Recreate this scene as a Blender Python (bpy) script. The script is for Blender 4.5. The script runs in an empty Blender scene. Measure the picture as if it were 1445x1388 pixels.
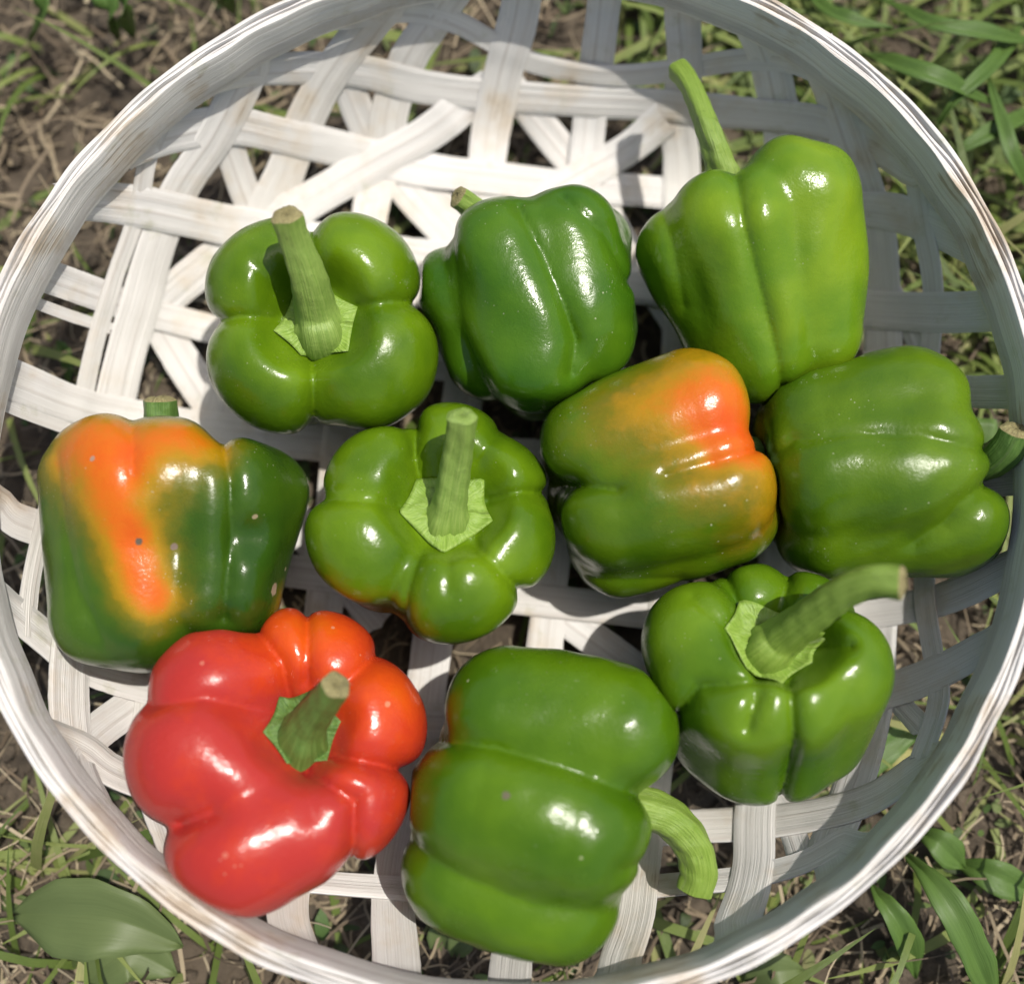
import bpy, math, random
import numpy as np
from mathutils import Vector, Matrix
R = math.radians
random.seed(7); rng = np.random.default_rng(7)
SC = bpy.context.scene
COL = SC.collection

# ------------------------------------------------------------------ camera, sky, sun, exposure
F_PX, W_PX, H_PX = 1447.0, 1445.0, 1388.0
TILT = R(10.0)
CAM = np.array([0.0003, -0.0907, 0.4702])
cd = bpy.data.cameras.new('camera'); cam = bpy.data.objects.new('camera', cd); COL.objects.link(cam)
cam.location = CAM; cam.rotation_euler = (TILT, 0, 0)
cd.sensor_fit = 'HORIZONTAL'; cd.sensor_width = 36.0; cd.lens = 36.0 * F_PX / W_PX
cd.clip_start = 0.01; cd.clip_end = 100.0
cd.dof.use_dof = True; cd.dof.focus_distance = 0.416; cd.dof.aperture_fstop = 2.9
SC.camera = cam

SUN_TO = Vector((0.34, 0.15, 1.0)).normalized()          # direction towards the sun
sun_el = math.asin(SUN_TO.z); sun_az = math.atan2(SUN_TO.x, SUN_TO.y)
w = bpy.data.worlds.new('World'); SC.world = w; w.use_nodes = True
nt = w.node_tree; bg = nt.nodes['Background']
sky = nt.nodes.new('ShaderNodeTexSky'); sky.sky_type = 'NISHITA'; sky.sun_disc = False
sky.sun_elevation = sun_el; sky.sun_rotation = sun_az; sky.altitude = 100; sky.air_density = 1.0; sky.dust_density = 4.0; sky.ozone_density = 0.6
nt.links.new(sky.outputs[0], bg.inputs[0]); bg.inputs[1].default_value = 0.13
sl = bpy.data.lights.new('sun', 'SUN'); sl.energy = 4.6; sl.angle = R(0.53); sl.color = (1.0, 0.955, 0.88)
so = bpy.data.objects.new('sun', sl); COL.objects.link(so)
so.rotation_euler = SUN_TO.to_track_quat('Z', 'Y').to_euler(); so.location = (1, 1, 3)
SC.view_settings.view_transform = 'Standard'; SC.view_settings.look = 'None'
SC.view_settings.exposure = -0.18; SC.view_settings.gamma = 1.0
SC.cycles.use_denoising = True
SC.cycles.max_bounces = 6

# ------------------------------------------------------------------ measuring helpers (photo pixel -> place at a height)
ct, st = math.cos(TILT), math.sin(TILT)
def ray(px, py):
    x = (px - W_PX / 2) / F_PX; y = -(py - H_PX / 2) / F_PX
    return np.array([x, ct * y + st, st * y - ct])
def at(px, py, z):
    d = ray(px, py); t = (z - CAM[2]) / d[2]
    return CAM + d * t
def mpp(z): return (CAM[2] - z) / F_PX / ct               # metres per photo pixel at a height (about)

# ------------------------------------------------------------------ objects
def link_mesh(name, verts, faces, mat, parent=None, smooth=True, uvs=None):
    me = bpy.data.meshes.new(name)
    verts = np.asarray(verts, np.float32)
    me.from_pydata(verts.tolist() if len(verts) < 3000 else [], [], [tuple(f) for f in faces] if len(verts) < 3000 else [])
    if len(verts) >= 3000:
        faces = np.asarray(faces, np.int32)
        nf, k = faces.shape
        me.vertices.add(len(verts)); me.vertices.foreach_set('co', verts.ravel())
        me.loops.add(nf * k); me.loops.foreach_set('vertex_index', faces.ravel())
        me.polygons.add(nf); me.polygons.foreach_set('loop_start', np.arange(0, nf * k, k, dtype=np.int32))
        me.polygons.foreach_set('loop_total', np.full(nf, k, np.int32))
        me.update(calc_edges=True)
    if uvs is not None:
        ul = me.uv_layers.new(name='UVMap')
        vi = np.empty(len(me.loops), np.int32); me.loops.foreach_get('vertex_index', vi)
        ul.data.foreach_set('uv', np.asarray(uvs, np.float32)[vi].ravel())
    if smooth: me.polygons.foreach_set('use_smooth', np.ones(len(me.polygons), bool))
    me.materials.append(mat); me.update()
    o = bpy.data.objects.new(name, me); COL.objects.link(o)
    if parent is not None:
        o.parent = parent
        o.matrix_parent_inverse = Matrix.Translation(-Vector(parent.location))
    return o
def empty(name, loc):
    o = bpy.data.objects.new(name, None); COL.objects.link(o); o.location = loc
    o.empty_display_size = 0.02; return o
def tag(o, label=None, cat=None, group=None, kind=None):
    if label: o['label'] = label
    if cat: o['category'] = cat
    if group: o['group'] = group
    if kind: o['kind'] = kind
    return o

# ------------------------------------------------------------------ materials
def new_mat(name):
    m = bpy.data.materials.new(name); m.use_nodes = True
    n = m.node_tree.nodes; l = m.node_tree.links
    return m, n, l, n['Principled BSDF']
def noise(n, l, vec, scale, detail=4, rough=0.55):
    t = n.new('ShaderNodeTexNoise'); t.inputs['Scale'].default_value = scale
    t.inputs['Detail'].default_value = detail; t.inputs['Roughness'].default_value = rough
    if vec is not None: l.new(vec, t.inputs['Vector'])
    return t.outputs['Fac']
def ramp(n, l, fac, stops, interp='LINEAR'):
    r = n.new('ShaderNodeValToRGB'); r.color_ramp.interpolation = interp
    e = r.color_ramp.elements
    while len(e) > 1: e.remove(e[-1])
    e[0].position = stops[0][0]; e[0].color = (*stops[0][1], 1)
    for p, c in stops[1:]:
        x = e.new(p); x.color = (*c, 1)
    l.new(fac, r.inputs[0]); return r.outputs[0]
def mixc(n, l, fac, a, b, mode='MIX'):
    x = n.new('ShaderNodeMix'); x.data_type = 'RGBA'; x.blend_type = mode
    for s, v in ((x.inputs[0], fac), (x.inputs[6], a), (x.inputs[7], b)):
        if hasattr(v, 'is_linked'): l.new(v, s)
        elif isinstance(v, (int, float)): s.default_value = v
        else: s.default_value = (*v, 1)
    return x.outputs[2]
def mathn(n, l, op, a, b=0.0, clamp=False):
    x = n.new('ShaderNodeMath'); x.operation = op; x.use_clamp = clamp
    for s, v in ((x.inputs[0], a), (x.inputs[1], b)):
        if hasattr(v, 'is_linked'): l.new(v, s)
        else: s.default_value = v
    return x.outputs[0]
def bump(n, l, h, strength, dist):
    b = n.new('ShaderNodeBump'); b.inputs['Strength'].default_value = strength; b.inputs['Distance'].default_value = dist
    l.new(h, b.inputs['Height']); return b.outputs[0]
def mapping(n, l, vec, scale):
    m = n.new('ShaderNodeMapping'); m.inputs['Scale'].default_value = scale; l.new(vec, m.inputs['Vector']); return m.outputs[0]

def splint_material(name, streak=1.0):
    m, n, l, p = new_mat(name)
    uv = n.new('ShaderNodeUVMap').outputs[0]
    tc = n.new('ShaderNodeTexCoord').outputs['Object']
    oi = n.new('ShaderNodeObjectInfo').outputs['Random']
    g1 = noise(n, l, mapping(n, l, uv, (9, 1700, 1)), 1.0, 5, 0.62)       # grain along the splint
    g2 = noise(n, l, mapping(n, l, uv, (5, 330, 1)), 1.0, 3, 0.5)
    st_ = noise(n, l, tc, 28, 4, 0.6)
    st2 = noise(n, l, tc, 60, 5, 0.65)
    base = ramp(n, l, g1, [(0.30, (0.46, 0.425, 0.385)), (0.41, (0.66, 0.64, 0.615)), (0.5, (0.72, 0.705, 0.68)), (0.66, (0.77, 0.76, 0.74))])
    base = mixc(n, l, ramp(n, l, g2, [(0.34, (.5 * streak,) * 3), (0.46, (0, 0, 0))]), base, (0.50, 0.455, 0.42))
    st3 = noise(n, l, tc, 13, 5, 0.6); st4 = noise(n, l, mapping(n, l, uv, (30, 420, 1)), 1.0, 3, 0.6)
    base = mixc(n, l, ramp(n, l, st3, [(0.44, (0, 0, 0)), (0.64, (.45,) * 3)]), base, (0.58, 0.565, 0.53))          # thin greyed paint
    base = mixc(n, l, ramp(n, l, st_, [(0.52, (0, 0, 0)), (0.70, (.55,) * 3)]), base, (0.58, 0.46, 0.31))           # tan wood showing through the whitewash
    base = mixc(n, l, ramp(n, l, st2, [(0.60, (0, 0, 0)), (0.74, (.5,) * 3)]), base, (0.40, 0.40, 0.25))            # green rub marks
    base = mixc(n, l, ramp(n, l, mathn(n, l, 'MULTIPLY', st4, st_), [(0.36 - .05 * (streak - 1) / .4, (0, 0, 0)), (0.43 - .05 * (streak - 1) / .4, (.8,) * 3)]), base, (0.40, 0.325, 0.24))   # bare splinters
    tint = ramp(n, l, oi, [(0.0, (0.94, 0.93, 0.915)), (0.5, (1, 1, 1)), (1.0, (0.95, 0.935, 0.90))])
    base = mixc(n, l, 1.0, base, tint, 'MULTIPLY')
    l.new(base, p.inputs['Base Color']); p.inputs['Roughness'].default_value = 0.62
    h = mathn(n, l, 'ADD', mathn(n, l, 'MULTIPLY', g1, 0.6), g2)
    l.new(bump(n, l, h, 1.0, 0.0008), p.inputs['Normal'])
    return m
M_SPLINT = splint_material('whitewashed_splint')
M_HOOP = splint_material('whitewashed_hoop', 1.4)

def pepper_material(name, green, green2, red, scars=(), speck=0.35, rough=0.19):
    m, n, l, p = new_mat(name)
    tc = n.new('ShaderNodeTexCoord').outputs['Object']
    at_ = n.new('ShaderNodeAttribute'); at_.attribute_name = 'ripe'
    big = noise(n, l, tc, 26, 3, 0.5); mid = noise(n, l, tc, 75, 4, 0.6); fine = noise(n, l, tc, 1700, 2, 0.5)
    g = mixc(n, l, ramp(n, l, big, [(0.36, (0, 0, 0)), (0.66, (1, 1, 1))]), green, green2)
    ripe = mathn(n, l, 'ADD', at_.outputs['Fac'], mathn(n, l, 'ADD', mathn(n, l, 'MULTIPLY', mathn(n, l, 'SUBTRACT', mid, 0.5), 0.30), mathn(n, l, 'MULTIPLY', mathn(n, l, 'SUBTRACT', noise(n, l, tc, 260, 4, 0.7), 0.5), 0.10)))
    ripe = mathn(n, l, 'MULTIPLY', ripe, mathn(n, l, 'MULTIPLY', at_.outputs['Fac'], 12.0, True), True)
    olive = (0.17, 0.135, 0.004); 
    warm = ramp(n, l, ripe, [(0.0, (0, 0, 0)), (0.22, (1, 1, 1))])
    hot = ramp(n, l, ripe, [(0.18, olive), (0.33, (0.34, 0.185, 0.005)), (0.50, (0.54, 0.128, 0.006)), (0.70, (0.58, 0.072, 0.007)), (0.88, (0.48, 0.040, 0.011)), (1.0, red)])
    c = mixc(n, l, warm, g, hot)
    vor = n.new('ShaderNodeTexVoronoi'); vor.inputs['Scale'].default_value = 190; l.new(tc, vor.inputs['Vector'])
    dots = ramp(n, l, vor.outputs['Distance'], [(0.05, (1, 1, 1)), (0.09, (0, 0, 0))])
    patch = ramp(n, l, noise(n, l, tc, 22, 2), [(0.50, (0, 0, 0)), (0.68, (speck,) * 3)])
    dots = mixc(n, l, 1.0, dots, patch, 'MULTIPLY')
    c = mixc(n, l, dots, c, (0.55, 0.55, 0.38))
    v2 = n.new('ShaderNodeTexVoronoi'); v2.inputs['Scale'].default_value = 420; l.new(tc, v2.inputs['Vector'])
    fl = mixc(n, l, 1.0, ramp(n, l, v2.outputs['Distance'], [(0.07, (1, 1, 1)), (0.14, (0, 0, 0))]), ramp(n, l, noise(n, l, tc, 34, 4, 0.6), [(0.55, (0, 0, 0)), (0.66, (speck,) * 3)]), 'MULTIPLY')
    c = mixc(n, l, fl, c, (0.5, 0.47, 0.36))
    for (P, rad, colr) in scars:
        vd = n.new('ShaderNodeVectorMath'); vd.operation = 'DISTANCE'; l.new(tc, vd.inputs[0]); vd.inputs[1].default_value = P
        dd = mathn(n, l, 'ADD', mathn(n, l, 'DIVIDE', vd.outputs['Value'], rad), mathn(n, l, 'MULTIPLY', mathn(n, l, 'SUBTRACT', noise(n, l, tc, 700), 0.5), 0.9))
        c = mixc(n, l, ramp(n, l, dd, [(0.75, (1, 1, 1)), (1.1, (0, 0, 0))]), c, colr)
    l.new(c, p.inputs['Base Color'])
    rr = ramp(n, l, noise(n, l, tc, 38, 6, 0.65), [(0.32, (rough * .7,) * 3), (0.5, (rough,) * 3), (0.72, (rough * 1.9,) * 3)]); l.new(rr, p.inputs['Roughness'])
    p.inputs['IOR'].default_value = 1.44
    p.inputs['Subsurface Weight'].default_value = 0.12; p.inputs['Subsurface Radius'].default_value = (0.4, 0.6, 0.15); p.inputs['Subsurface Scale'].default_value = 0.004
    h = mathn(n, l, 'ADD', mathn(n, l, 'MULTIPLY', fine, 0.22), mathn(n, l, 'ADD', mathn(n, l, 'MULTIPLY', noise(n, l, tc, 300, 4, 0.65), 0.9), mathn(n, l, 'MULTIPLY', noise(n, l, tc, 70, 5, 0.62), 1.5)))
    l.new(bump(n, l, h, 0.36, 0.0006), p.inputs['Normal'])
    return m

def stem_material(name, a, b, rough=0.45):
    m, n, l, p = new_mat(name)
    uv = n.new('ShaderNodeUVMap').outputs[0]; tc = n.new('ShaderNodeTexCoord').outputs['Object']
    f = noise(n, l, mapping(n, l, uv, (5, 60, 1)), 1.0, 4, 0.6); g = noise(n, l, tc, 160, 5, 0.65)
    c = mixc(n, l, ramp(n, l, f, [(0.36, (0, 0, 0)), (0.64, (1, 1, 1))]), a, b)
    c = mixc(n, l, ramp(n, l, g, [(0.60, (0, 0, 0)), (0.74, (.7,) * 3)]), c, (a[0] * .45, a[1] * .42, a[2] * .6))
    l.new(c, p.inputs['Base Color']); p.inputs['Roughness'].default_value = rough
    h = mathn(n, l, 'ADD', f, mathn(n, l, 'MULTIPLY', g, 0.7))
    l.new(bump(n, l, h, 0.7, 0.0012), p.inputs['Normal'])
    return m
M_STEM = stem_material('pepper_stem', (0.17, 0.28, 0.045), (0.27, 0.38, 0.085))
M_STEM_D = stem_material('pepper_stem_dark', (0.07, 0.15, 0.025), (0.13, 0.23, 0.05))
M_STEM_P = stem_material('pepper_stem_pale', (0.16, 0.265, 0.03), (0.235, 0.345, 0.06))
M_CALYX = stem_material('pepper_calyx', (0.18, 0.31, 0.032), (0.28, 0.41, 0.08), 0.4)
M_CALYX_D = stem_material('pepper_calyx_dark', (0.06, 0.14, 0.02), (0.14, 0.24, 0.05), 0.45)
M_CUT = stem_material('stem_cut', (0.17, 0.135, 0.055), (0.36, 0.33, 0.15), 0.8)

def leaf_material(name, stops, gloss=0.42, trans=0.3, veins=1.0):
    m, n, l, p = new_mat(name)
    geo = n.new('ShaderNodeNewGeometry'); tc = n.new('ShaderNodeTexCoord').outputs['Object']
    uv = n.new('ShaderNodeUVMap').outputs[0]
    f = mathn(n, l, 'ADD', mathn(n, l, 'MULTIPLY', geo.outputs['Random Per Island'], 0.8), mathn(n, l, 'MULTIPLY', noise(n, l, tc, 120, 4), 0.25), True)
    c = ramp(n, l, f, stops)
    vein = noise(n, l, mapping(n, l, uv, (3, 26, 1)), 1.0, 3, 0.6)
    c = mixc(n, l, ramp(n, l, vein, [(0.35, (.55 * veins,) * 3), (0.55, (0, 0, 0))]), c, mixc(n, l, 1.0, c, (0.55, 0.6, 0.5), 'MULTIPLY'))
    l.new(c, p.inputs['Base Color']); p.inputs['Roughness'].default_value = gloss
    l.new(bump(n, l, vein, 0.4 * veins, 0.001), p.inputs['Normal'])
    tr = n.new('ShaderNodeBsdfTranslucent'); l.new(c, tr.inputs[0])
    mx = n.new('ShaderNodeMixShader'); mx.inputs[0].default_value = trans
    l.new(p.outputs[0], mx.inputs[1]); l.new(tr.outputs[0], mx.inputs[2])
    l.new(mx.outputs[0], n['Material Output'].inputs[0])
    return m
M_GRASS = leaf_material('grass_blade', [(0.0, (0.085, 0.135, 0.028)), (0.4, (0.17, 0.235, 0.05)), (0.75, (0.28, 0.33, 0.095)), (1.0, (0.45, 0.41, 0.19))])
M_BLADE = leaf_material('broad_blade', [(0.0, (0.075, 0.16, 0.03)), (1.0, (0.15, 0.25, 0.055))], 0.42)
M_WEED = leaf_material('weed_leaf', [(0.0, (0.10, 0.155, 0.05)), (0.8, (0.165, 0.215, 0.075)), (1.0, (0.24, 0.20, 0.09))], 0.5, 0.3, 0.35)
M_STRAW = leaf_material('dry_straw', [(0.0, (0.05, 0.036, 0.024)), (0.35, (0.18, 0.132, 0.085)), (0.7, (0.36, 0.285, 0.185)), (1.0, (0.56, 0.47, 0.32))], 0.6, 0.12)
M_LITTER = leaf_material('leaf_litter', [(0.0, (0.06, 0.045, 0.03)), (0.3, (0.06, 0.10, 0.03)), (0.6, (0.09, 0.16, 0.04)), (0.85, (0.16, 0.2, 0.06)), (1.0, (0.30, 0.22, 0.12))], 0.5, 0.2)
M_YELLOW = leaf_material('yellowed_leaf', [(0.0, (0.36, 0.32, 0.09)), (0.6, (0.42, 0.40, 0.15)), (1.0, (0.30, 0.34, 0.10))], 0.5, 0.25)

def soil_material():
    m, n, l, p = new_mat('soil')
    tc = n.new('ShaderNodeTexCoord').outputs['Object']
    a = noise(n, l, tc, 9, 6, 0.6); b = noise(n, l, tc, 90, 8, 0.7); c_ = noise(n, l, tc, 500, 4, 0.7)
    c = ramp(n, l, b, [(0.3, (0.035, 0.027, 0.019)), (0.5, (0.105, 0.083, 0.058)), (0.72, (0.21, 0.168, 0.12))])
    c = mixc(n, l, ramp(n, l, a, [(0.45, (0, 0, 0)), (0.62, (.6,) * 3)]), c, (0.15, 0.115, 0.08))
    l.new(c, p.inputs['Base Color']); p.inputs['Roughness'].default_value = 0.95
    h = mathn(n, l, 'ADD', b, mathn(n, l, 'MULTIPLY', c_, 0.5))
    l.new(bump(n, l, h, 0.9, 0.006), p.inputs['Normal'])
    return m
M_SOIL = soil_material()

# ------------------------------------------------------------------ ground sheet
ZG = -0.019
def lumps(x, y):
    return (0.0055 * np.sin(31 * x + 1.3) * np.sin(27 * y + .4) + 0.004 * np.sin(71 * x + 40 * y) * np.sin(63 * y - 22 * x + 2)
            + 0.0025 * np.sin(141 * x - 95 * y + 1) * np.sin(150 * y + 60 * x))
def gz(x, y): return ZG + lumps(np.asarray(x), np.asarray(y)) * np.exp(-np.maximum(np.hypot(x, y) - 1.2, 0) * 2)
N = 240
u = np.linspace(-1, 1, N); ax = np.sign(u) * (0.85 * np.abs(u) + 29 * np.abs(u) ** 9)
gx, gy = np.meshgrid(ax, ax)
gzz = gz(gx, gy).ravel(); gzz = np.where(np.hypot(gx, gy).ravel() < 0.205, np.minimum(gzz, -0.0085), gzz)      # pressed down under the basket
gv = np.c_[gx.ravel(), gy.ravel(), gzz]
idx = np.arange(N * N).reshape(N, N)
gf = np.stack([idx[:-1, :-1], idx[:-1, 1:], idx[1:, 1:], idx[1:, :-1]], -1).reshape(-1, 4)
tag(link_mesh('ground', gv, gf, M_SOIL), 'dark bare soil under the basket, littered with straw and weeds', 'soil', kind='structure')

# ------------------------------------------------------------------ basket shape
HC = [2.1143e-01, -6.2e-04, 4.3e-04, 7.6e-04, 2.49e-03, -1.83e-03, -4e-05]
def rim_r(th):
    th = np.asarray(th)
    return (HC[0] + HC[1] * np.cos(th) + HC[2] * np.sin(th) + HC[3] * np.cos(2 * th) + HC[4] * np.sin(2 * th) + HC[5] * np.cos(3 * th) + HC[6] * np.sin(3 * th))
def sc_th(th): return rim_r(th) / 0.2114
ZW, QF, QW = 0.054, 0.158, 0.2078
def Qz(z):
    z = max(z, 0.0)
    if z >= ZW: return QW + 0.0008 * (z - ZW) / 0.02
    return QF + (QW - QF) * (z / ZW) ** (1 / 2.1)
ZS_ = np.linspace(0.076, 0.0, 300); QZS_ = np.array([Qz(z) for z in ZS_])
def on_bowl(px, py):
    d = ray(px, py)
    P = CAM + d * ((ZS_ - CAM[2]) / d[2])[:, None]
    q = np.hypot(P[:, 0], P[:, 1]) / sc_th(np.arctan2(P[:, 1], P[:, 0]))
    hit = np.nonzero(q >= QZS_)[0]
    return P[hit[0]] if len(hit) else P[-1]
def bowl_normal(P):
    th = math.atan2(P[1], P[0]); q = math.hypot(P[0], P[1]) / sc_th(th)
    if q <= QF + 1e-4 or P[2] <= 1e-5: return np.array([0, 0, 1.0])
    z = min(max(P[2], 1e-4), ZW)
    dz = (Qz(z + 1e-4) - Qz(z - 1e-4)) / 2e-4      # dq/dz
    n = np.array([-math.cos(th), -math.sin(th), dz]); return n / np.linalg.norm(n)

basket = empty('woven_basket', (0, 0, 0))
tag(basket, 'round shallow basket woven from whitewashed wooden splints, holding all the peppers', 'basket')

def hoop(name, q0, q1, z0, z1, seed, mat, wob=0.00032):
    n = 360; r_ = np.random.default_rng(seed)
    th = np.linspace(0, 2 * math.pi, n, endpoint=False)
    def wav(a, ks): return sum(a * r_.normal() * np.sin(k * th + r_.uniform(0, 6.28)) for k in ks) / len(ks) ** .5
    base = rim_r(th) - 0.2114
    k = 10
    # rounded rectangle section, counter-clockwise
    sec = []
    for (a, b) in ((0, .06), (.12, 0), (.88, 0), (1, .06), (1, .35), (1, .65), (1, .95), (.85, 1), (.5, 1.01), (.15, 1), (0, .95), (0, .65), (0, .35)): sec.append((a, b))
    wr = wav(wob, (5, 9, 14, 23, 37)); wz = wav(wob * 1.2, (4, 7, 13, 29, 53)); wt = wav(wob * 0.7, (6, 11, 19, 41))
    V = []; U = []
    per = np.cumsum([0] + [math.hypot((sec[(i + 1) % len(sec)][0] - sec[i][0]) * (q1 - q0), (sec[(i + 1) % len(sec)][1] - sec[i][1]) * (z1 - z0)) for i in range(len(sec))])
    for i in range(n + 1):
        j = i % n
        for s, (a, b) in enumerate(sec):
            q = q0 + (q1 - q0) * a + base[j] + wr[j] + (wt[j] * (a - .5) * 2)
            z = z0 + (z1 - z0) * b + (wz[j] if b > .5 else 0.4 * wz[(j * 7) % n] * 0)
            V.append((q * math.cos(th[j]), q * math.sin(th[j]), z)); U.append((i / n * 1.32, per[s]))
    m = len(sec); Fc = [(i * m + s, i * m + (s + 1) % m, (i + 1) * m + (s + 1) % m, (i + 1) * m + s) for i in range(n) for s in range(m)]
    Fc = [f[::-1] for f in Fc]
    return link_mesh(name, V, Fc, mat, basket, True, U)
def sharp(o, ang=40):
    me = o.data
    me.set_sharp_from_angle(angle=R(ang))
for o in (hoop('inner_hoop', 0.2048, 0.2068, 0.0630, 0.0845, 3, M_HOOP), hoop('outer_hoop', 0.2095, 0.2117, 0.0600, 0.0852, 4, M_HOOP),
          hoop('rim_filler', 0.2069, 0.2081, 0.0715, 0.0832, 5, M_HOOP), hoop('rim_filler', 0.2082, 0.2094, 0.0705, 0.0842, 6, M_HOOP)):
    sharp(o)

# ------------------------------------------------------------------ splints
def catmull(P, step=6.0):
    P = [np.array(p, float) for p in P]
    Q = [2 * P[0] - P[1]] + P + [2 * P[-1] - P[-2]]
    out = []
    for i in range(1, len(Q) - 2):
        p0, p1, p2, p3 = Q[i - 1:i + 3]
        n = max(2, int(np.linalg.norm((p2 - p1)[:2]) / step))
        for t in np.arange(n) / n:
            out.append(0.5 * ((2 * p1) + (p2 - p0) * t + (2 * p0 - 5 * p1 + 4 * p2 - p3) * t * t + (3 * p1 - p0 - 3 * p2 + p3) * t ** 3))
    out.append(P[-1]); return out
SPL = {}   # name: (points, width px, ends joined to the rim 's','e','se', layer)
def S(nm, pts, wpx, ends='se', lay=None): SPL[nm] = (pts, wpx, ends, lay)
S('V1', [(352, 100), (338, 128), (300, 200), (258, 262), (222, 345), (200, 420), (180, 490), (163, 565), (140, 700), (112, 830), (97, 950), (105, 1060), (140, 1150)], 56)
S('V2', [(545, 8), (517, 40), (469, 100), (435, 162), (401, 248), (370, 320), (330, 480), (285, 700), (240, 900), (218, 1020), (222, 1110), (262, 1225)], 56)
S('V3', [(637, -8), (607, 37), (577, 82), (552, 150), (544, 205), (526, 280), (505, 420), (475, 700), (440, 1000), (415, 1180), (405, 1285), (418, 1330)], 54)
S('V4', [(738, -12), (729, 37), (712, 95), (697, 164), (688, 220), (665, 450), (630, 750), (590, 1050), (556, 1240), (560, 1365)], 54)
S('V5', [(856, -22), (853, 0), (843, 80), (836, 130), (830, 190), (826, 230), (800, 550), (765, 950), (735, 1200), (720, 1370)], 48)
S('V6', [(964, -14), (963, 30), (966, 90), (958, 190), (962, 250), (955, 600), (935, 950), (908, 1180), (895, 1290), (876, 1352)], 52)
S('V7', [(1050, 12), (1072, 55), (1087, 95), (1097, 144), (1103, 200), (1105, 600), (1090, 900), (1067, 1130), (1062, 1230), (1040, 1300)], 54)
S('V8', [(1150, 62), (1165, 110), (1190, 180), (1220, 270), (1238, 345), (1246, 500), (1250, 700), (1238, 880), (1232, 1000), (1205, 1100), (1170, 1190)], 56)
S('H1', [(85, 288), (110, 283), (200, 292), (300, 313), (345, 322), (700, 378), (1000, 415), (1290, 440), (1436, 436)], 55)
S('H2', [(175, 215), (189, 207), (266, 184), (330, 178), (405, 193), (500, 215), (600, 240), (769, 260), (890, 268), (1050, 280), (1202, 292), (1281, 305), (1375, 348)], 52)
S('H3', [(278, 125), (300, 112), (350, 102), (430, 97), (520, 103), (600, 123), (700, 135), (820, 143), (920, 148), (1018, 157), (1155, 172), (1230, 205), (1285, 240)], 46)
S('H5', [(40, 382), (62, 388), (165, 425), (230, 447), (450, 495), (800, 535), (1150, 553), (1361, 553), (1440, 553)], 42)
S('H6', [(4, 530), (109, 572), (200, 592), (400, 620), (800, 650), (1150, 672), (1330, 680), (1436, 670)], 52)
S('H7', [(4, 714), (45, 742), (300, 790), (700, 840), (1000, 868), (1200, 866), (1325, 846), (1425, 800)], 46)
S('H8', [(0, 845), (30, 872), (67, 902), (115, 938), (200, 968), (400, 1005), (800, 1020), (1150, 1000), (1260, 972), (1330, 945), (1400, 906)], 48)
S('H9', [(60, 1030), (120, 1058), (185, 1098), (400, 1150), (700, 1172), (960, 1166), (1133, 1152), (1229, 1127), (1310, 1072)], 48)
S('H10', [(300, 1215), (420, 1240), (700, 1262), (930, 1248), (1040, 1238), (1130, 1218), (1190, 1185)], 34)
# narrow band woven round the wall
S('R1', [(437, 32), (500, 25), (585, 17), (645, 32), (700, 62), (757, 90), (863, 106), (950, 100), (1055, 84), (1140, 98), (1225, 160), (1283, 231), (1303, 324), (1317, 407), (1313, 510), (1310, 620), (1306, 760), (1306, 841), (1318, 930), (1325, 990), (1300, 1070)], 30, 's', 0.0003)
S('R2', [(226, 180), (207, 228), (194, 300), (162, 390), (139, 464), (124, 528), (112, 593), (88, 650), (60, 740), (42, 830), (38, 900)], 26, '', 0.0003)
S('R3', [(66, 388), (48, 385), (48, 425), (100, 445), (160, 464)], 15, '', 0.0002) if False else None
S('T1', [(46, 426), (100, 446), (158, 464)], 15, '', 0.0)
S('T2', [(4, 570), (60, 592), (125, 615)], 17, '', 0.0)
# diagonals
S('D1', [(692, 124), (650, 152), (600, 190), (520, 235), (440, 282), (340, 340), (270, 392), (222, 435)], 52, '', 0.0015)
S('D2', [(940, 165), (920, 182), (880, 215), (800, 262), (740, 300), (600, 400), (400, 540)], 50, '', 0.0015)
S('D3', [(715, 115), (745, 155), (800, 220), (838, 268), (885, 350), (1000, 520)], 46, '', -0.0015)
S('D4', [(205, 415), (240, 480), (290, 560), (390, 700), (540, 880)], 50, '', -0.0015)
S('D5', [(305, 150), (331, 226), (355, 290), (420, 420), (520, 560)], 46, '', -0.0015)
S('D6', [(480, 95), (495, 130), (520, 190), (568, 262), (640, 345), (760, 500)], 46, '', -0.0015)
S('D13', [(585, 245), (630, 295), (690, 350), (760, 420)], 44, '', -0.0022)
S('D7', [(1175, 165), (1120, 228), (1040, 310)], 48, '', -0.0015)
S('D8', [(700, 790), (784, 862), (881, 932), (980, 1010)], 46, '', -0.0015)
S('D9', [(108, 1072), (135, 1034), (215, 975), (330, 890)], 46, '', -0.0015)
S('D10', [(1085, 1115), (1112, 1160), (1135, 1225)], 34, '', -0.0015)
S('D11', [(1210, 930), (1262, 985), (1300, 1025)], 30, '', -0.0015)
S('D12', [(1230, 370), (1268, 432), (1300, 510)], 28, '', -0.0015)
OVER = {('H1', 'V1'): 1, ('H1', 'V2'): 1, ('H2', 'V1'): -1, ('H2', 'V2'): 1, ('H3', 'V1'): 1, ('H3', 'V2'): -1, ('H3', 'V3'): 1, ('H2', 'V3'): 1, ('H3', 'V4'): -1,
        ('H2', 'V4'): 1, ('H3', 'V5'): 1, ('H2', 'V5'): -1, ('H5', 'V1'): -1, ('H6', 'V1'): 1, ('H8', 'V1'): -1, ('H8', 'V8'): 1, ('H9', 'V7'): -1, ('H10', 'V7'): -1,
        ('H9', 'V8'): 1, ('H2', 'V8'): 1, ('H3', 'V8'): -1, ('H3', 'V7'): 1, ('H7', 'V8'): 1, ('H10', 'V6'): -1}
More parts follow.
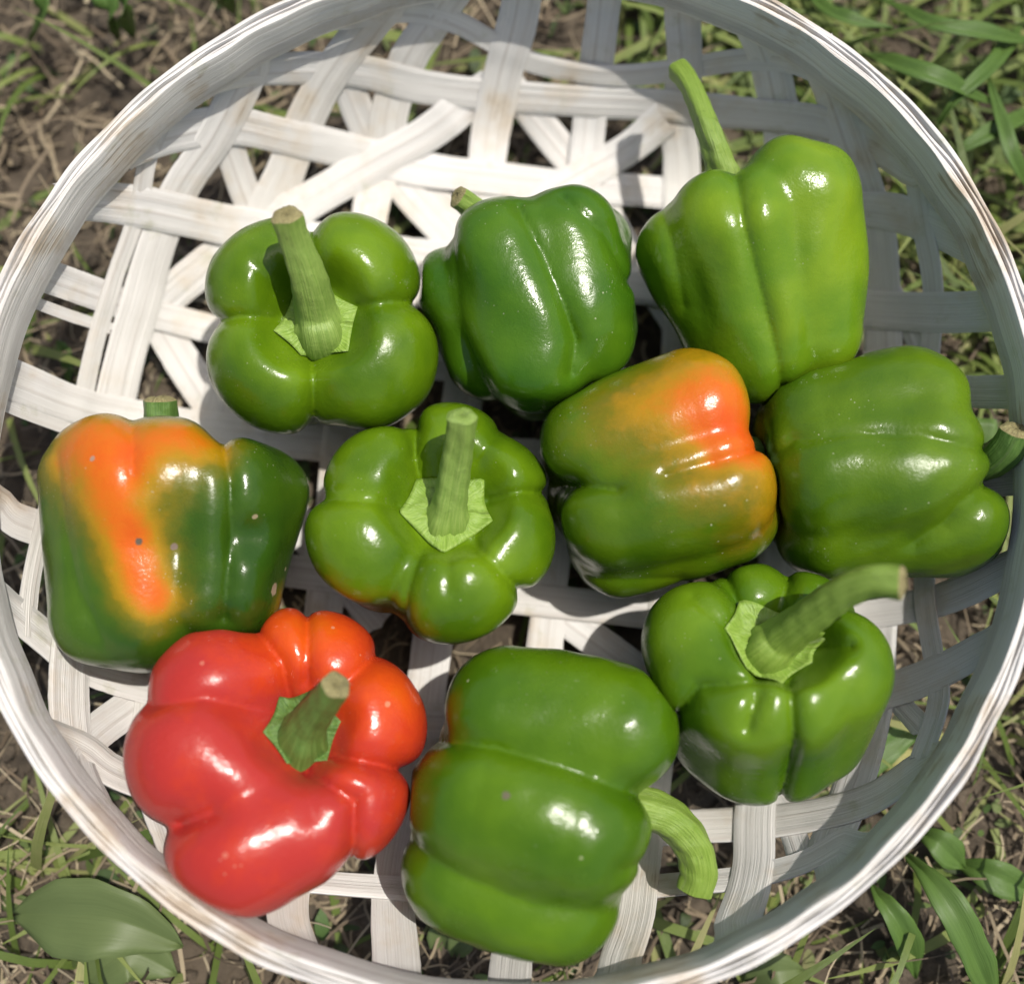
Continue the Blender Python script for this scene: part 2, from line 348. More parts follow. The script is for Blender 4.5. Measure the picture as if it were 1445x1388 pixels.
paths = {}
for nm, v in SPL.items():
    if v is None: continue
    pts, wpx, ends, lay = v
    c = catmull(pts)
    P = np.array([on_bowl(*p) for p in c])
    keep = [0]
    for i in range(1, len(P)):
        if np.linalg.norm(P[i] - P[keep[-1]]) > 0.0012: keep.append(i)
    P = P[keep]
    for _ in range(3): P[1:-1] = 0.25 * P[:-2] + 0.5 * P[1:-1] + 0.25 * P[2:]
    def up(A, B):     # continue to the rim between the hoops
        th = math.atan2(A[1], A[0]); th0 = math.atan2(B[1], B[0]); dth = np.clip((th - th0 + math.pi) % (2 * math.pi) - math.pi, -.01, .01)
        out = []
        z = A[2]; k = 0
        while z < 0.068:
            z += 0.003; k += 1; t = th + dth * min(k, 6) * .5; q = max(Qz(z), math.hypot(A[0], A[1]) / sc_th(th)) * sc_th(t)
            q = min(q, 0.2084 * sc_th(t))
            out.append((q * math.cos(t), q * math.sin(t), z))
        return np.array(out).reshape(-1, 3)
    if 's' in ends: P = np.r_[up(P[0], P[3])[::-1], P]
    if 'e' in ends: P = np.r_[P, up(P[-1], P[-4])]
    paths[nm] = P
offs = {}
for nm, P in paths.items(): offs[nm] = np.zeros(len(P)) + (SPL[nm][3] or 0.0)
if True:
    n_ = len(offs['D1']); f_ = np.clip((np.linspace(0, 1, n_) - .55) / .2, 0, 1); g_ = np.clip((np.linspace(0, 1, n_) - .06) / .08, 0, 1); offs['D1'] = -0.0015 + 0.003 * (1 - f_ * f_ * (3 - 2 * f_)) * g_ * g_ * (3 - 2 * g_)
names = list(paths)
arc = {k: np.r_[0, np.cumsum(np.linalg.norm(np.diff(P, axis=0), axis=1))] for k, P in paths.items()}
def cross(a, b, sign):
    A, B = paths[a], paths[b]
    d = np.linalg.norm(A[:, None] - B[None], axis=2); i, j = np.unravel_index(d.argmin(), d.shape)
    if d[i, j] > 0.006: return
    wa, wb = SPL[a][1] * 0.00031, SPL[b][1] * 0.00031
    offs[a] += sign * 0.00062 * np.exp(-((arc[a] - arc[a][i]) / (wb * 0.75)) ** 2)
    offs[b] -= sign * 0.00062 * np.exp(-((arc[b] - arc[b][j]) / (wa * 0.75)) ** 2)
hs = [k for k in names if k[0] == 'H']; vs = [k for k in names if k[0] == 'V']
for i, a in enumerate(hs):
    for j, b in enumerate(vs): cross(a, b, OVER.get((a, b), 1 if (i + j) % 2 else -1))
for r_ in ('R1', 'R2'):
    for j, b in enumerate(hs + vs): cross(r_, b, 1 if j % 2 else -1)
def splint(nm):
    P = paths[nm]; w0 = SPL[nm][1] * 0.000335; n = len(P); T = 0.00075
    tan = np.gradient(P, axis=0); tan /= np.linalg.norm(tan, axis=1)[:, None]
    nor = np.array([bowl_normal(p) for p in P])
    for _ in range(6): nor[1:-1] = (nor[:-2] + nor[1:-1] + nor[2:]) / 3
    nor /= np.linalg.norm(nor, axis=1)[:, None]
    side = np.cross(nor, tan); side /= np.linalg.norm(side, axis=1)[:, None]
    ph = random.uniform(0, 6.28); V = []; U = []; Fc = []
    cols = [-1, -.985, -.6, -.2, .2, .6, .985, 1]; m = len(cols)
    ragS = [random.uniform(-.0012, .0012) for _ in cols]; rw = np.cumsum(rng.normal(size=n)) * 0.006; rw = (rw - np.linspace(rw[0], rw[-1], n)) * 0.35; rj = rng.normal(size=n) * 0.010 * (rng.random(n) < .3)
    for i in range(n):
        s = arc[nm][i]; ww = w0 * (1 + 0.035 * math.sin(s * 45 + ph) + 0.02 * math.sin(s * 130 + ph * 2) + float(np.clip(rw[i], -.06, .06)) + rj[i])
        damp = 1 if P[i][2] < 0.03 else max(0.15, 1 - (P[i][2] - 0.03) / 0.022)
        o = offs[nm][i] * damp
        cup = 0.00035 * math.sin(s * 38 + ph)
        for top in (1, 0):
            for c, cx in enumerate(cols):
                e = (1 if i == 0 else -1 if i == n - 1 else 0) * ragS[c]
                h = o + (T / 2 if top else -T / 2) * (0.7 if abs(cx) == 1 else 1) + cup * (cx * cx - .4) + 0.00012 * math.sin(cx * 5 + ph)
                V.append(P[i] + side[i] * cx * ww / 2 + nor[i] * h + tan[i] * e); U.append((s, cx * ww / 2 + (0.3 if top else 0.5)))
    for i in range(n - 1):
        a = i * 2 * m; b = (i + 1) * 2 * m
        for c in range(m - 1):
            Fc.append((a + c, b + c, b + c + 1, a + c + 1)); Fc.append((a + m + c, a + m + c + 1, b + m + c + 1, b + m + c))
        Fc.append((a, a + m, b + m, b)); Fc.append((a + m - 1, b + m - 1, b + 2 * m - 1, a + 2 * m - 1))
    for a in (0, (n - 1) * 2 * m):
        for c in range(m - 1): Fc.append((a + c, a + c + 1, a + m + c + 1, a + m + c) if a == 0 else (a + c, a + m + c, a + m + c + 1, a + c + 1))
    Fc = [f[::-1] for f in Fc]
    o = link_mesh('woven_splint', V, Fc, M_SPLINT, basket, True, U); sharp(o, 50); return o
for nm in names: splint(nm)

# ------------------------------------------------------------------ peppers: smooth union of lobes, surface extracted from its distance field
def surface_nets(Fv, org, h):
    ins = Fv < 0; nx, ny, nz = Fv.shape
    cs = [(i, j, k) for i in (0, 1) for j in (0, 1) for k in (0, 1)]
    sl = lambda A, c: A[c[0]:nx - 1 + c[0], c[1]:ny - 1 + c[1], c[2]:nz - 1 + c[2]]
    cnt = sum(sl(ins, c).astype(np.int8) for c in cs)
    mask = (cnt > 0) & (cnt < 8)
    ii = np.argwhere(mask); idx = -np.ones(mask.shape, np.int64); idx[mask] = np.arange(len(ii))
    acc = np.zeros((len(ii), 3)); num = np.zeros(len(ii))
    val = {c: Fv[ii[:, 0] + c[0], ii[:, 1] + c[1], ii[:, 2] + c[2]] for c in cs}
    for a in cs:
        for d in range(3):
            if a[d] == 0:
                b = list(a); b[d] = 1; b = tuple(b)
                fa, fb = val[a], val[b]; cr = (fa < 0) != (fb < 0)
                t = np.where(cr, fa / np.where(cr, fa - fb, 1), 0)
                p = np.array(a, float)[None] + t[:, None] * (np.array(b) - np.array(a))[None]
                acc += p * cr[:, None]; num += cr
    V = org + h * (ii + acc / num[:, None])
    Fc = []
    for d in range(3):
        e = [0, 0, 0]; e[d] = 1
        A = ins[:nx - e[0], :ny - e[1], :nz - e[2]]; B = ins[e[0]:, e[1]:, e[2]:]
        q = np.argwhere(A != B); o1, o2 = [k for k in range(3) if k != d]
        ok = (q[:, o1] > 0) & (q[:, o2] > 0) & (q[:, o1] < mask.shape[o1]) & (q[:, o2] < mask.shape[o2]) & (q[:, d] < mask.shape[d]); q = q[ok]
        def cell(s1, s2):
            c = q.copy(); c[:, o1] -= s1; c[:, o2] -= s2; return idx[c[:, 0], c[:, 1], c[:, 2]]
        f = np.stack([cell(1, 1), cell(0, 1), cell(0, 0), cell(1, 0)], 1)
        fl = A[q[:, 0], q[:, 1], q[:, 2]]
        if d == 1: fl = ~fl
        f[~fl] = f[~fl][:, ::-1]; Fc.append(f)
    return V, np.concatenate(Fc)
CM = 0.01
BUILT = []
class Pepper: pass
def photo_xy(X):
    D = X - CAM.astype(X.dtype); y = D[..., 1] * ct + D[..., 2] * st; zc = D[..., 1] * st - D[..., 2] * ct
    return W_PX / 2 + F_PX * D[..., 0] / zc, H_PX / 2 - F_PX * y / zc
def groove(X, F_, creases, zlow):
    near = np.abs(F_) < 0.016
    Y = X[near]
    if not len(Y): return F_
    px, py = photo_xy(Y); add = np.zeros(len(Y), F_.dtype)
    fade = np.clip((Y[:, 2] - zlow) / 0.018, 0, 1); fade = fade * fade * (3 - 2 * fade)
    for (line, wd, dep) in creases:
        P = np.array(line, float); d2 = np.full(len(Y), 1e9)
        if len(P) == 1: d2 = (px - P[0, 0]) ** 2 + (py - P[0, 1]) ** 2; end = 1.0
        else:
            n = len(P) - 1; tt = np.zeros(len(Y))
            for i in range(n):
                ax_, ay_ = P[i]; bx_, by_ = P[i + 1]; L2 = (bx_ - ax_) ** 2 + (by_ - ay_) ** 2
                t = np.clip(((px - ax_) * (bx_ - ax_) + (py - ay_) * (by_ - ay_)) / L2, 0, 1)
                q = (px - ax_ - t * (bx_ - ax_)) ** 2 + (py - ay_ - t * (by_ - ay_)) ** 2
                d2 = np.minimum(q, d2)
        if len(P) == 1: g = np.exp(-d2 / wd ** 2)
        else: g = 0.55 * np.exp(-np.sqrt(d2 + 4.0) / (wd * 0.55)) * math.exp(2 / (wd * .55)) + 0.45 * np.exp(-d2 / (wd * 1.7) ** 2)
        add += (dep * CM * g * fade).astype(F_.dtype)
    F_ = F_.copy(); F_[near] += add
    return F_
def make_sdf(prims, k, bumps, carve, wob, creases=(), zlow=0.02, dish=None, wall=False):
    A = [np.array(p[0]) for p in prims]; B = [np.array(p[1]) for p in prims]
    grp = sorted(set(p[5] for p in prims))
    def smin(ds, kk):
        if len(ds) == 1: return ds[0]
        mn = np.minimum.reduce(ds); acc = np.zeros_like(mn)
        for d in ds: acc += np.exp(np.maximum((mn - d) / kk, -30))
        return mn - kk * np.log(acc)
    def f(X):
        X = X.astype(np.float32) if X.size > 600000 else X
        L = {g: [] for g in grp}
        for a, b, p in zip(A, B, prims):
            a = a.astype(X.dtype); ab = (b.astype(X.dtype) - a); L2 = ab @ ab + X.dtype.type(1e-12)
            Y = X - a
            t = np.clip((Y @ ab) / L2, 0, 1)
            d2 = np.einsum('...i,...i->...', Y, Y) - 2 * t * (Y @ ab) + t * t * L2
            L[p[5]].append(np.sqrt(np.maximum(d2, 1e-12)) - (p[2] + (p[3] - p[2]) * t + p[4] * 4 * t * (1 - t)))
        F_ = smin([smin(L[g], X.dtype.type(0.0038)) for g in grp], X.dtype.type(k))
        if dish is not None:
            c_, a_, rc, stp = dish; D = X - c_.astype(X.dtype); sx = D @ a_.astype(X.dtype); rho = np.sqrt(np.maximum((D ** 2).sum(-1) - sx ** 2, 0))
            q = np.clip((rho - rc * 0.85) / 0.013, 0, 4)
            G = (sx - (0.0016 * (rho / rc) ** 2 + stp * q ** 1.25)) * 0.75; kk = 0.0022
            F_ = F_ + np.where(G > F_ - 0.03, kk * np.log1p(np.exp(np.clip((G - F_) / kk, -60, 60))), 0)
        if len(creases): F_ = groove(X, F_, creases, zlow)
        for c, r, dep in bumps: F_ = F_ + dep * np.exp(-((X - c) ** 2).sum(-1) / r ** 2)
        for (amp, kv, ph) in wob: F_ = F_ + amp * np.sin(X @ kv + ph)
        if wall:      # flesh stops at the woven wall
            zz = np.maximum(X[..., 2], 0); qv = np.where(zz >= ZW, QW, QF + (QW - QF) * (np.minimum(zz, ZW) / ZW) ** (1 / 2.1)) - np.where(zz > 0.058, 0.0045, 0.0015)
            G = (np.hypot(X[..., 0], X[..., 1]) / sc_th(np.arctan2(X[..., 1], X[..., 0])) - qv) * 0.8; kk = 0.0012
            F_ = F_ + np.where(G > F_ - 0.02, kk * np.log1p(np.exp(np.clip((G - F_) / kk, -60, 60))), 0)
        for g in carve:
            G = -(g.f(X) - 0.0006)
            F_ = np.where(G > F_ - 0.02, 0.0015 * np.log(np.exp(np.clip((F_ - G) / 0.0015, -60, 60)) + 1) + G, F_)
        return F_
    return f
def lerp(a, b, t): return a + (b - a) * t
def tube(pts, name, mat, parent, ridges=5, seed=0, base=None, cut=True, cut_mat=None, bulb=1.0):
    """pts: (xyz, radius) list. A ridged stem with a cut end."""
    rs = np.random.default_rng(seed)
    Pn = np.array([p[0] for p in pts]); rd = np.array([p[1] for p in pts])
    C = catmull([tuple(Pn[i] * 1000) + (rd[i] * 1000,) for i in range(len(Pn))], 1.2)
    C = np.array(C) / 1000; P = C[:, :3]; r = C[:, 3]; n = len(P)
    tan = np.gradient(P, axis=0); tan /= np.linalg.norm(tan, axis=1)[:, None]
    u = np.cross(tan[0], [0.3, 0.2, 1]); u /= np.linalg.norm(u); m = 40; V = []; U = []
    s = np.r_[0, np.cumsum(np.linalg.norm(np.diff(P, axis=0), axis=1))]
    ph = rs.uniform(0, 6.28, 4)
    for i in range(n):
        u = u - (u @ tan[i]) * tan[i]; u /= np.linalg.norm(u); v = np.cross(tan[i], u); tw = s[i] * 9
        for j in range(m):
            a = 2 * math.pi * j / m
            rr = r[i] * (1 + 0.055 * math.cos(ridges * (a + tw) + ph[0]) + 0.05 * math.cos(3 * (a + tw) + ph[1] + s[i] * 30) + 0.025 * math.sin(s[i] * 700 + 3 * a + ph[2]))
            V.append(P[i] + rr * (math.cos(a) * u + math.sin(a) * v)); U.append((s[i] * 12, j / m))
    Fc = [(i * m + j, i * m + (j + 1) % m, (i + 1) * m + (j + 1) % m, (i + 1) * m + j) for i in range(n - 1) for j in range(m)]
    o = link_mesh(name, V, Fc, mat, parent, True, U)
    # cut end: slightly dished, ragged
    ring = np.array(V[-m:]); cen = ring.mean(0); CV = []; CF = []; CU = []
    K = 6
    for q in range(K + 1):
        f = 1 - q / K
        for j in range(m):
            bulge = tan[-1] * (r[-1] * (0.30 * (1 - f ** 2.5) - 0.45 * max(0, .55 - f)) + rs.normal() * 0.00025 * (0 < q))
            CV.append(cen + (ring[j] - cen) * f * (1.0 if q else 1.001) + bulge); CU.append((f, j / m))
    for q in range(K):
        for j in range(m): CF.append((q * m + j, q * m + (j + 1) % m, (q + 1) * m + (j + 1) % m, (q + 1) * m + j))
    link_mesh('cut_end', CV, CF, cut_mat or M_CUT, o, True, CU).matrix_parent_inverse = Matrix.Identity(4)
    return o
def local(o, parent): pass

def pepper(label, Spt, Ept, lobes, core, mat, stem, calyx=None, k=0.22, bumps=(), ripe=(), base_ripe=0.0, wob=0.0011, seed=1, stem_mat=None, cal_mat=None, z_extra=0.0, h=0.0015, cut_mat=None, zmin=0.0022, frame=None, scars=(), wid=10, creases=(), zlow=0.022):
    """Spt, Ept: (px, py, z) of the stem-end and blossom-end lobe centres; lobes: (phi, rhoS, rS, rhoE, rE, dS, dE, bulge) in cm."""
    Sp, Ep = at(*Spt), at(*Ept)
    a = Sp - Ep; a /= np.linalg.norm(a)
    if frame == 'up': u = np.array([1.0, 0, 0])
    else: u = np.cross(a, [0, 0, 1.0])
    u = u - (u @ a) * a; u /= np.linalg.norm(u)
    v = np.cross(a, u) if frame == 'up' else np.cross(u, a)
    prims = []
    for gi, (phi, r1, q1, r2, q2, *ex) in enumerate(lobes):
        ex = list(ex) + [0, 0, 0, wid][len(ex):]; dS, dE, bu, wd = ex[:4]
        for sg in ((-1, 1) if wd else (0,)):
            e = math.cos(R(phi + sg * wd)) * u + math.sin(R(phi + sg * wd)) * v
            e2 = math.cos(R(phi + sg * wd * .8)) * u + math.sin(R(phi + sg * wd * .8)) * v
            As = Sp + e * r1 * CM + a * dS * CM
            prims.append((As, Ep + e2 * r2 * CM + a * dE * CM, q1 * CM, q2 * CM, bu * CM, gi))
        if frame == 'up':
            e = math.cos(R(phi)) * u + math.sin(R(phi)) * v
            prims.append((Sp + e * r1 * CM + a * (dS - .1) * CM, Sp + e * r1 * 0.45 * CM + a * (-0.6) * CM, q1 * 0.97 * CM, q1 * 0.8 * CM, 0, gi))
    prims.append((Sp + a * core[0] * CM, Ep + a * core[1] * CM, core[2] * CM, core[3] * CM, 0, 99))
    lo = min(min(p[0][2] - p[2], p[1][2] - p[3]) for p in prims) - k * CM * 0.3
    dz = np.array([0, 0, zmin - lo + z_extra])
    print('PEPPER dz', label[:40], round(dz[2], 4))
    prims = [(p[0] + dz, p[1] + dz, *p[2:]) for p in prims]
    rs = np.random.default_rng(seed)
    wb = [(wob * rs.uniform(.5, 1) / 1.5, rs.normal(size=3) * 70, rs.uniform(0, 6.28)) for _ in range(4)] + [(0.00010, rs.normal(size=3) * 170, rs.uniform(0, 6.28)) for _ in range(3)]
    bl = [(at(b[0], b[1], b[2]) + dz, b[3] * CM, b[4] * CM) for b in bumps]
    pts = np.array([p[0] for p in prims] + [p[1] for p in prims]); rad = np.array([p[2] + p[4] for p in prims] + [p[3] + p[4] for p in prims])
    lo_ = (pts - rad[:, None]).min(0) - 0.006; hi_ = (pts + rad[:, None]).max(0) + 0.006
    dsh = None
    if calyx and 'rc' in calyx:
        al = calyx.get('lean', None); al = a if al is None else np.array(al) / np.linalg.norm(al)
        dsh = (at(*calyx['c']) + dz, al, calyx['rc'] * CM, calyx.get('steep', 0.014))
    carve = [g for g in BUILT if np.all(g.lo < hi_) and np.all(g.hi > lo_)]
    f = make_sdf(prims, k * CM, bl, carve, wb, creases, zlow, dsh, bool(np.hypot(*np.maximum(np.abs(lo_), np.abs(hi_))[:2]) > 0.15))
    dims = np.ceil((hi_ - lo_) / h).astype(int) + 1
    X = np.stack(np.meshgrid(*[lo_[d] + h * np.arange(dims[d]) for d in range(3)], indexing='ij'), -1)
    V, Fc = surface_nets(f(X), lo_, h)
    def grad(P):
        e = 2e-4; return np.stack([(f(P + np.eye(3)[d] * e) - f(P - np.eye(3)[d] * e)) / (2 * e) for d in range(3)], -1)
    for _ in range(1):
        g = grad(V); fv = f(V); V = V - np.clip(fv / np.maximum((g * g).sum(-1), .2), -.001, .001)[:, None] * g
    me = Pepper(); me.f = f; me.lo = lo_; me.hi = hi_; BUILT.append(me)
    root = empty('bell_pepper', tuple((Sp + Ep) / 2 * np.array([1, 1, 0]) + np.array([0, 0, 0.002])))
    tag(root, label, 'bell pepper', 'bell peppers in the basket')
    found = []
    for (px, py, rad, colr) in scars:
        d = ray(px, py); d = d / np.linalg.norm(d); t = 0.30
        for _ in range(400):
            v = float(f((CAM + d * t)[None])[0])
            if v < 0.0001 or t > 0.6: break
            t += max(v * 0.6, 0.0001)
        found.append((tuple(CAM + d * t), rad, colr))
    sc_mat = mat(found) if callable(mat) else mat
    body = link_mesh('flesh', V, Fc, sc_mat, root)
    rp = np.full(len(V), float(base_ripe))
    for (px, py, z, r, amt, *asp) in ripe:
        c = at(px, py, z) + dz; D = (V - c)
        if asp:        # stretched along a direction given in the picture plane
            an, st_ = asp; ax_ = np.array([math.cos(R(an)), math.sin(R(an)), 0]); al = D @ ax_
            D2 = (D ** 2).sum(-1) - al ** 2 + (al / st_) ** 2
        else: D2 = (D ** 2).sum(-1)
        rp += amt * np.exp(-D2 / (r * CM) ** 2)
    att = body.data.attributes.new('ripe', 'FLOAT', 'POINT'); att.data.foreach_set('value', np.clip(rp, 0, 1).astype(np.float32))
    # calyx draped on the shoulder dip
    if calyx:
        (cx, cy, cz), rads, ax_lean = calyx['c'], calyx['r'], calyx.get('lean', None)
        c = at(cx, cy, cz) + dz; ad = a if ax_lean is None else np.array(ax_lean) / np.linalg.norm(ax_lean)
        uu = np.array([1.0, 0, 0]) if frame == 'up' else u
        uu = uu - (uu @ ad) * ad; uu /= np.linalg.norm(uu); vv = np.cross(ad, uu)
        if vv[1] < 0 and frame == 'up': vv = -vv
        nr = len(rads); M = 72; K = 11
        ang = [R(q[0] % 360) for q in rads]; rr_ = [q[1] * CM for q in rads]
        order = np.argsort(ang); ang = np.array(ang)[order]; rr_ = np.array(rr_)[order]
        VV = []; UU = []
        pts_ = []
        for i in range(K + 1):
            for j in range(M):
                th = 2 * math.pi * j / M
                q = np.searchsorted(ang, th); a0, a1 = ang[(q - 1) % nr], ang[q % nr]; r0, r1 = rr_[(q - 1) % nr], rr_[q % nr]
                if q == 0: a0 -= 2 * math.pi
                if q == nr: a1 += 2 * math.pi
                t = (th - a0) / (a1 - a0)
                # straight edge between corners
                p0 = np.array([math.cos(a0), math.sin(a0)]) * r0; p1 = np.array([math.cos(a1), math.sin(a1)]) * r1
                dd = np.array([math.cos(th), math.sin(th)]); nrm = np.array([p1[1] - p0[1], p0[0] - p1[0]])
                rr = (p0 @ nrm) / (dd @ nrm); rr *= 1 - 0.04 * math.sin(math.pi * t)
                f_ = (i / K)
                pts_.append(c + (uu * dd[0] + vv * dd[1]) * rr * f_ + ad * 0.022)
        pts_ = np.array(pts_); tt = np.zeros(len(pts_)); done = np.zeros(len(pts_), bool)
        for _ in range(90):
            dcur = f(pts_ - ad * tt[:, None]); done |= dcur < 0.0007
            tt = np.where(done | (tt > 0.05), tt, tt + np.maximum(np.clip(dcur, 0, .004) * 0.6, 0.0003))
        tt = tt.reshape(K + 1, M)
        for _ in range(7): tt[1:-1] = (tt[:-2] + tt[1:-1] + tt[2:] + np.roll(tt[1:-1], 1, 1) + np.roll(tt[1:-1], -1, 1)) / 5
        tt[-1] = (tt[-1] + 0.5 * (np.roll(tt[-1], 1) + np.roll(tt[-1], -1)) + tt[-2]) / 3
        tt[0] = tt[1].mean()
        tt -= 0.0006
        G = pts_.reshape(K + 1, M, 3) - ad * tt[..., None]
        bmp = rs.normal(size=(K + 1, M)) * 0.00035 + 0.0009 * np.exp(-((np.linspace(0, 1, K + 1)[:, None] - .62) / .16) ** 2) * (rs.random(M)[None] ** 2 + .25)
        bmp = (bmp + np.roll(bmp, 1, 1)) ; bmp[0] = 0; bmp[-2:] *= .15
        G = G + ad * (bmp + 0.0007 + 0.0022 * (1 - np.linspace(0, 1, K + 1)[:, None]) ** 2 )[..., None]
        G = np.concatenate([G, (G[-1] - ad * 0.0026 - (G[-1] - c) * 0.03)[None]], 0)
        V2 = G.reshape(-1, 3); U2 = [(i / K * .3, j / M * 2) for i in range(K + 2) for j in range(M)]
        F2 = [(i * M + j, (i + 1) * M + j, (i + 1) * M + (j + 1) % M, i * M + (j + 1) % M) for i in range(K + 1) for j in range(M)]
        link_mesh('calyx', V2, F2, cal_mat or M_CALYX, root, True, U2)
    sp = []
    for (px, py, z, wpx) in stem:
        sp.append((at(px, py, z) + dz, wpx * 0.5 * mpp(z)))
    so_ = tube(sp, 'stem', stem_mat or M_STEM, root, seed=seed, cut_mat=cut_mat)
    return root

G1 = ((0.058, 0.125, 0.003), (0.125, 0.22, 0.005))
def gm(name, g=G1, red=(0.62, 0.03, 0.012), **kw): return pepper_material(name, g[0], g[1], red, **kw)
UP = 'up'
def loc_of(px, py, z): return tuple(at(px, py, z))

# lying peppers use phi: 0 = to the right of the stem direction, 90 = up, 180 = to the left, 270 = down
pepper('mid green pepper with four round lobes and tall woody stem, nearest the upper left weave', (452, 463, .055), (462, 485, .026),
       [(139, 2.75, 2.25, 1.9, 2.1), (57, 2.5, 2.25, 1.8, 2.1), (222, 2.7, 2.3, 1.9, 2.15), (-33, 2.75, 2.25, 1.9, 2.1), (-92, 1.7, 2.0, 1.3, 2.0, -.6)], (-1.2, 0, 2.1, 2.4),
             gm('pepper_green_upper_left'), [(455, 478, .057, 78), (452, 464, .0655, 74), (446, 440, .071, 60), (434, 392, .087, 53), (414, 335, .102, 44), (405, 305, .110, 46)],
       calyx=dict(c=(450, 458, .0625), rc=1.55, r=[(20, 1.75), (75, 1.4), (130, 1.55), (195, 1.8), (245, 1.55), (315, 1.85)]), frame=UP, seed=11, wid=12, creases=[([(390, 450), (340, 447), (295, 455)], 10, .3), ([(432, 400), (440, 350), (441, 300)], 14, .45), ([(505, 432), (550, 426), (600, 428)], 10, .3), ([(440, 505), (442, 560), (441, 640)], 10, .42), ([(400, 430), (360, 375)], 10, .15)], k=.2)
pepper('green pepper with five plump lobes and upright stem, in the middle of the basket', (612, 733, .056), (605, 775, .028),
       [(76, 3.0, 1.95, 1.9, 1.9), (30, 2.75, 2.0, 1.9, 1.9), (-14, 2.75, 1.95, 1.8, 1.9), (-70, 2.95, 2.05, 2.0, 2.0), (202, 2.75, 2.05, 1.9, 1.9), (145, 2.75, 1.9, 1.8, 1.9)], (-1.3, 0, 2.3, 2.6),
             gm('pepper_green_middle'), [(630, 738, .056, 70), (631, 730, .0635, 68), (634, 712, .069, 50), (644, 650, .083, 44), (651, 605, .095, 42), (652, 588, .099, 44)],
       calyx=dict(c=(629, 724, .0625), rc=1.75, r=[(42, 1.95), (128, 1.95), (188, 1.9), (-92, 1.95), (-15, 1.9)]), frame=UP, cut_mat=M_STEM, seed=12, wid=8, creases=[([(595, 690), (585, 645), (588, 605), (572, 570)], 10, .5), ([(560, 712), (500, 706), (445, 705)], 9, .25), ([(592, 785), (577, 830), (568, 900)], 13, .35), ([(672, 770), (705, 805), (735, 835)], 9, .3), ([(690, 706), (730, 694), (775, 695)], 10, .4), ([(675, 650), (702, 608)], 8, .15), ([(632, 790), (633, 830)], 10, .18)], k=0.15,
       ripe=[(480, 850, .045, 1.5, .65), (590, 900, .03, 1.9, .5)])
pepper('yellow-green pepper with long curved stem, highest at the upper right', (1050, 312, .062), (1085, 480, .046),
       [(32, 2.55, 2.4, 1.9, 1.95, .4, .2, .1), (115, 2.1, 2.25, 1.5, 1.95, 0, .1), (168, 2.6, 1.9, 1.8, 1.6, -.4, .4), (265, 2.0, 2.3, 1.3, 2.0), (-15, 2.4, 2.0, 1.7, 1.8, -.3)], (-.8, 0, 2.2, 1.9),
       gm('pepper_yellow_green', ((0.080, 0.175, 0.005), (0.170, 0.272, 0.009))), [(1034, 262, .062, 74), (1024, 228, .068, 48), (1005, 172, .074, 38), (980, 112, .069, 33), (962, 86, .062, 36)],
       seed=13, wid=10, creases=[([(1035, 235), (1050, 320), (1075, 420), (1095, 500), (1105, 565)], 13, .38), ([(925, 265), (950, 350), (965, 430)], 16, .2)], k=0.14, stem_mat=M_STEM_P, z_extra=0.004)
pepper('dark glossy green pepper with a short torn stem, behind the middle of the top row', (738, 370, .050), (772, 497, .046),
       [(42, 2.6, 2.0, 2.1, 1.85, .1, .25, .1), (113, 2.1, 2.3, 1.8, 2.15, 0, -.2, .1), (178, 3.0, 1.7, 2.6, 1.6, -.5, .5), (0, 2.9, 1.75, 2.5, 1.5, .2, .6), (265, 2.0, 2.3, 1.7, 2.2)], (-.8, 0, 2.3, 2.2),
       gm('pepper_deep_green', ((0.036, 0.105, 0.004), (0.072, 0.160, 0.006)), speck=0.6), [(705, 335, .048, 60), (682, 302, .056, 40), (660, 281, .062, 36), (645, 270, .066, 34)], seed=14, wid=10, creases=[([(732, 295), (765, 360), (795, 430), (812, 480), (805, 525)], 10, .38), ([(640, 330), (648, 430), (672, 540)], 14, .2), ([(795, 280), (850, 328), (888, 400)], 9, .25)], k=0.13)
pepper('pepper half ripened to orange on dark green, with short cut stem, at the far left', (225, 690, .050), (195, 862, .047),
       [(12, 3.7, 2.2, 3.7, 2.0, .3, 1.5, .15, 14), (95, 1.9, 2.75, 1.4, 2.35, .1, 0, .05, 28), (166, 2.8, 2.1, 1.5, 1.75, .1, -.1), (205, 2.7, 2.0, 1.4, 1.7, -.2, -.1), (268, 2.0, 2.4, 1.7, 2.2), (-30, 3.2, 2.0, 3.0, 2.0, 0, 1)], (-.8, 0, 2.6, 2.6),
       lambda S: gm('pepper_turning_orange', scars=S, g=((0.024, 0.066, 0.005), (0.055, 0.115, 0.006)), speck=0.5),
       [(226, 640, .05, 54), (223, 600, .053, 48), (221, 562, .057, 46)], scars=[(196, 764, .0015, (.12, .09, .06)), (246, 771, .0016, (.20, .15, .11)), (387, 831, .0030, (.40, .30, .20)), (360, 729, .0012, (.30, .26, .15)), (403, 803, .0010, (.30, .26, .15)), (130, 647, .0012, (.35, .22, .15))], seed=15, wid=18, creases=[([(308, 590), (325, 680), (326, 760), (316, 870)], 14, .5), ([(80, 640), (93, 740), (110, 830), (150, 915)], 18, .2), ([(352, 757)], 30, .45), ([(195, 765)], 26, .15), ([(246, 775)], 18, .15), ([(186, 590), (188, 670)], 16, .35)], k=0.17, stem_mat=M_STEM_D,
       bumps=[(350, 755, .08, 0.9, .22)],
       ripe=[(120, 640, .08, 1.7, .55), (165, 670, .09, 1.5, .55, 100, 1.5), (185, 790, .09, 1.2, .50, 110, 1.6), (245, 625, .085, 1.5, .46), (215, 850, .085, 1.0, .38), (70, 680, .05, 1.4, .65), (390, 850, .05, .8, .35), (300, 640, .08, 1.0, .25)])
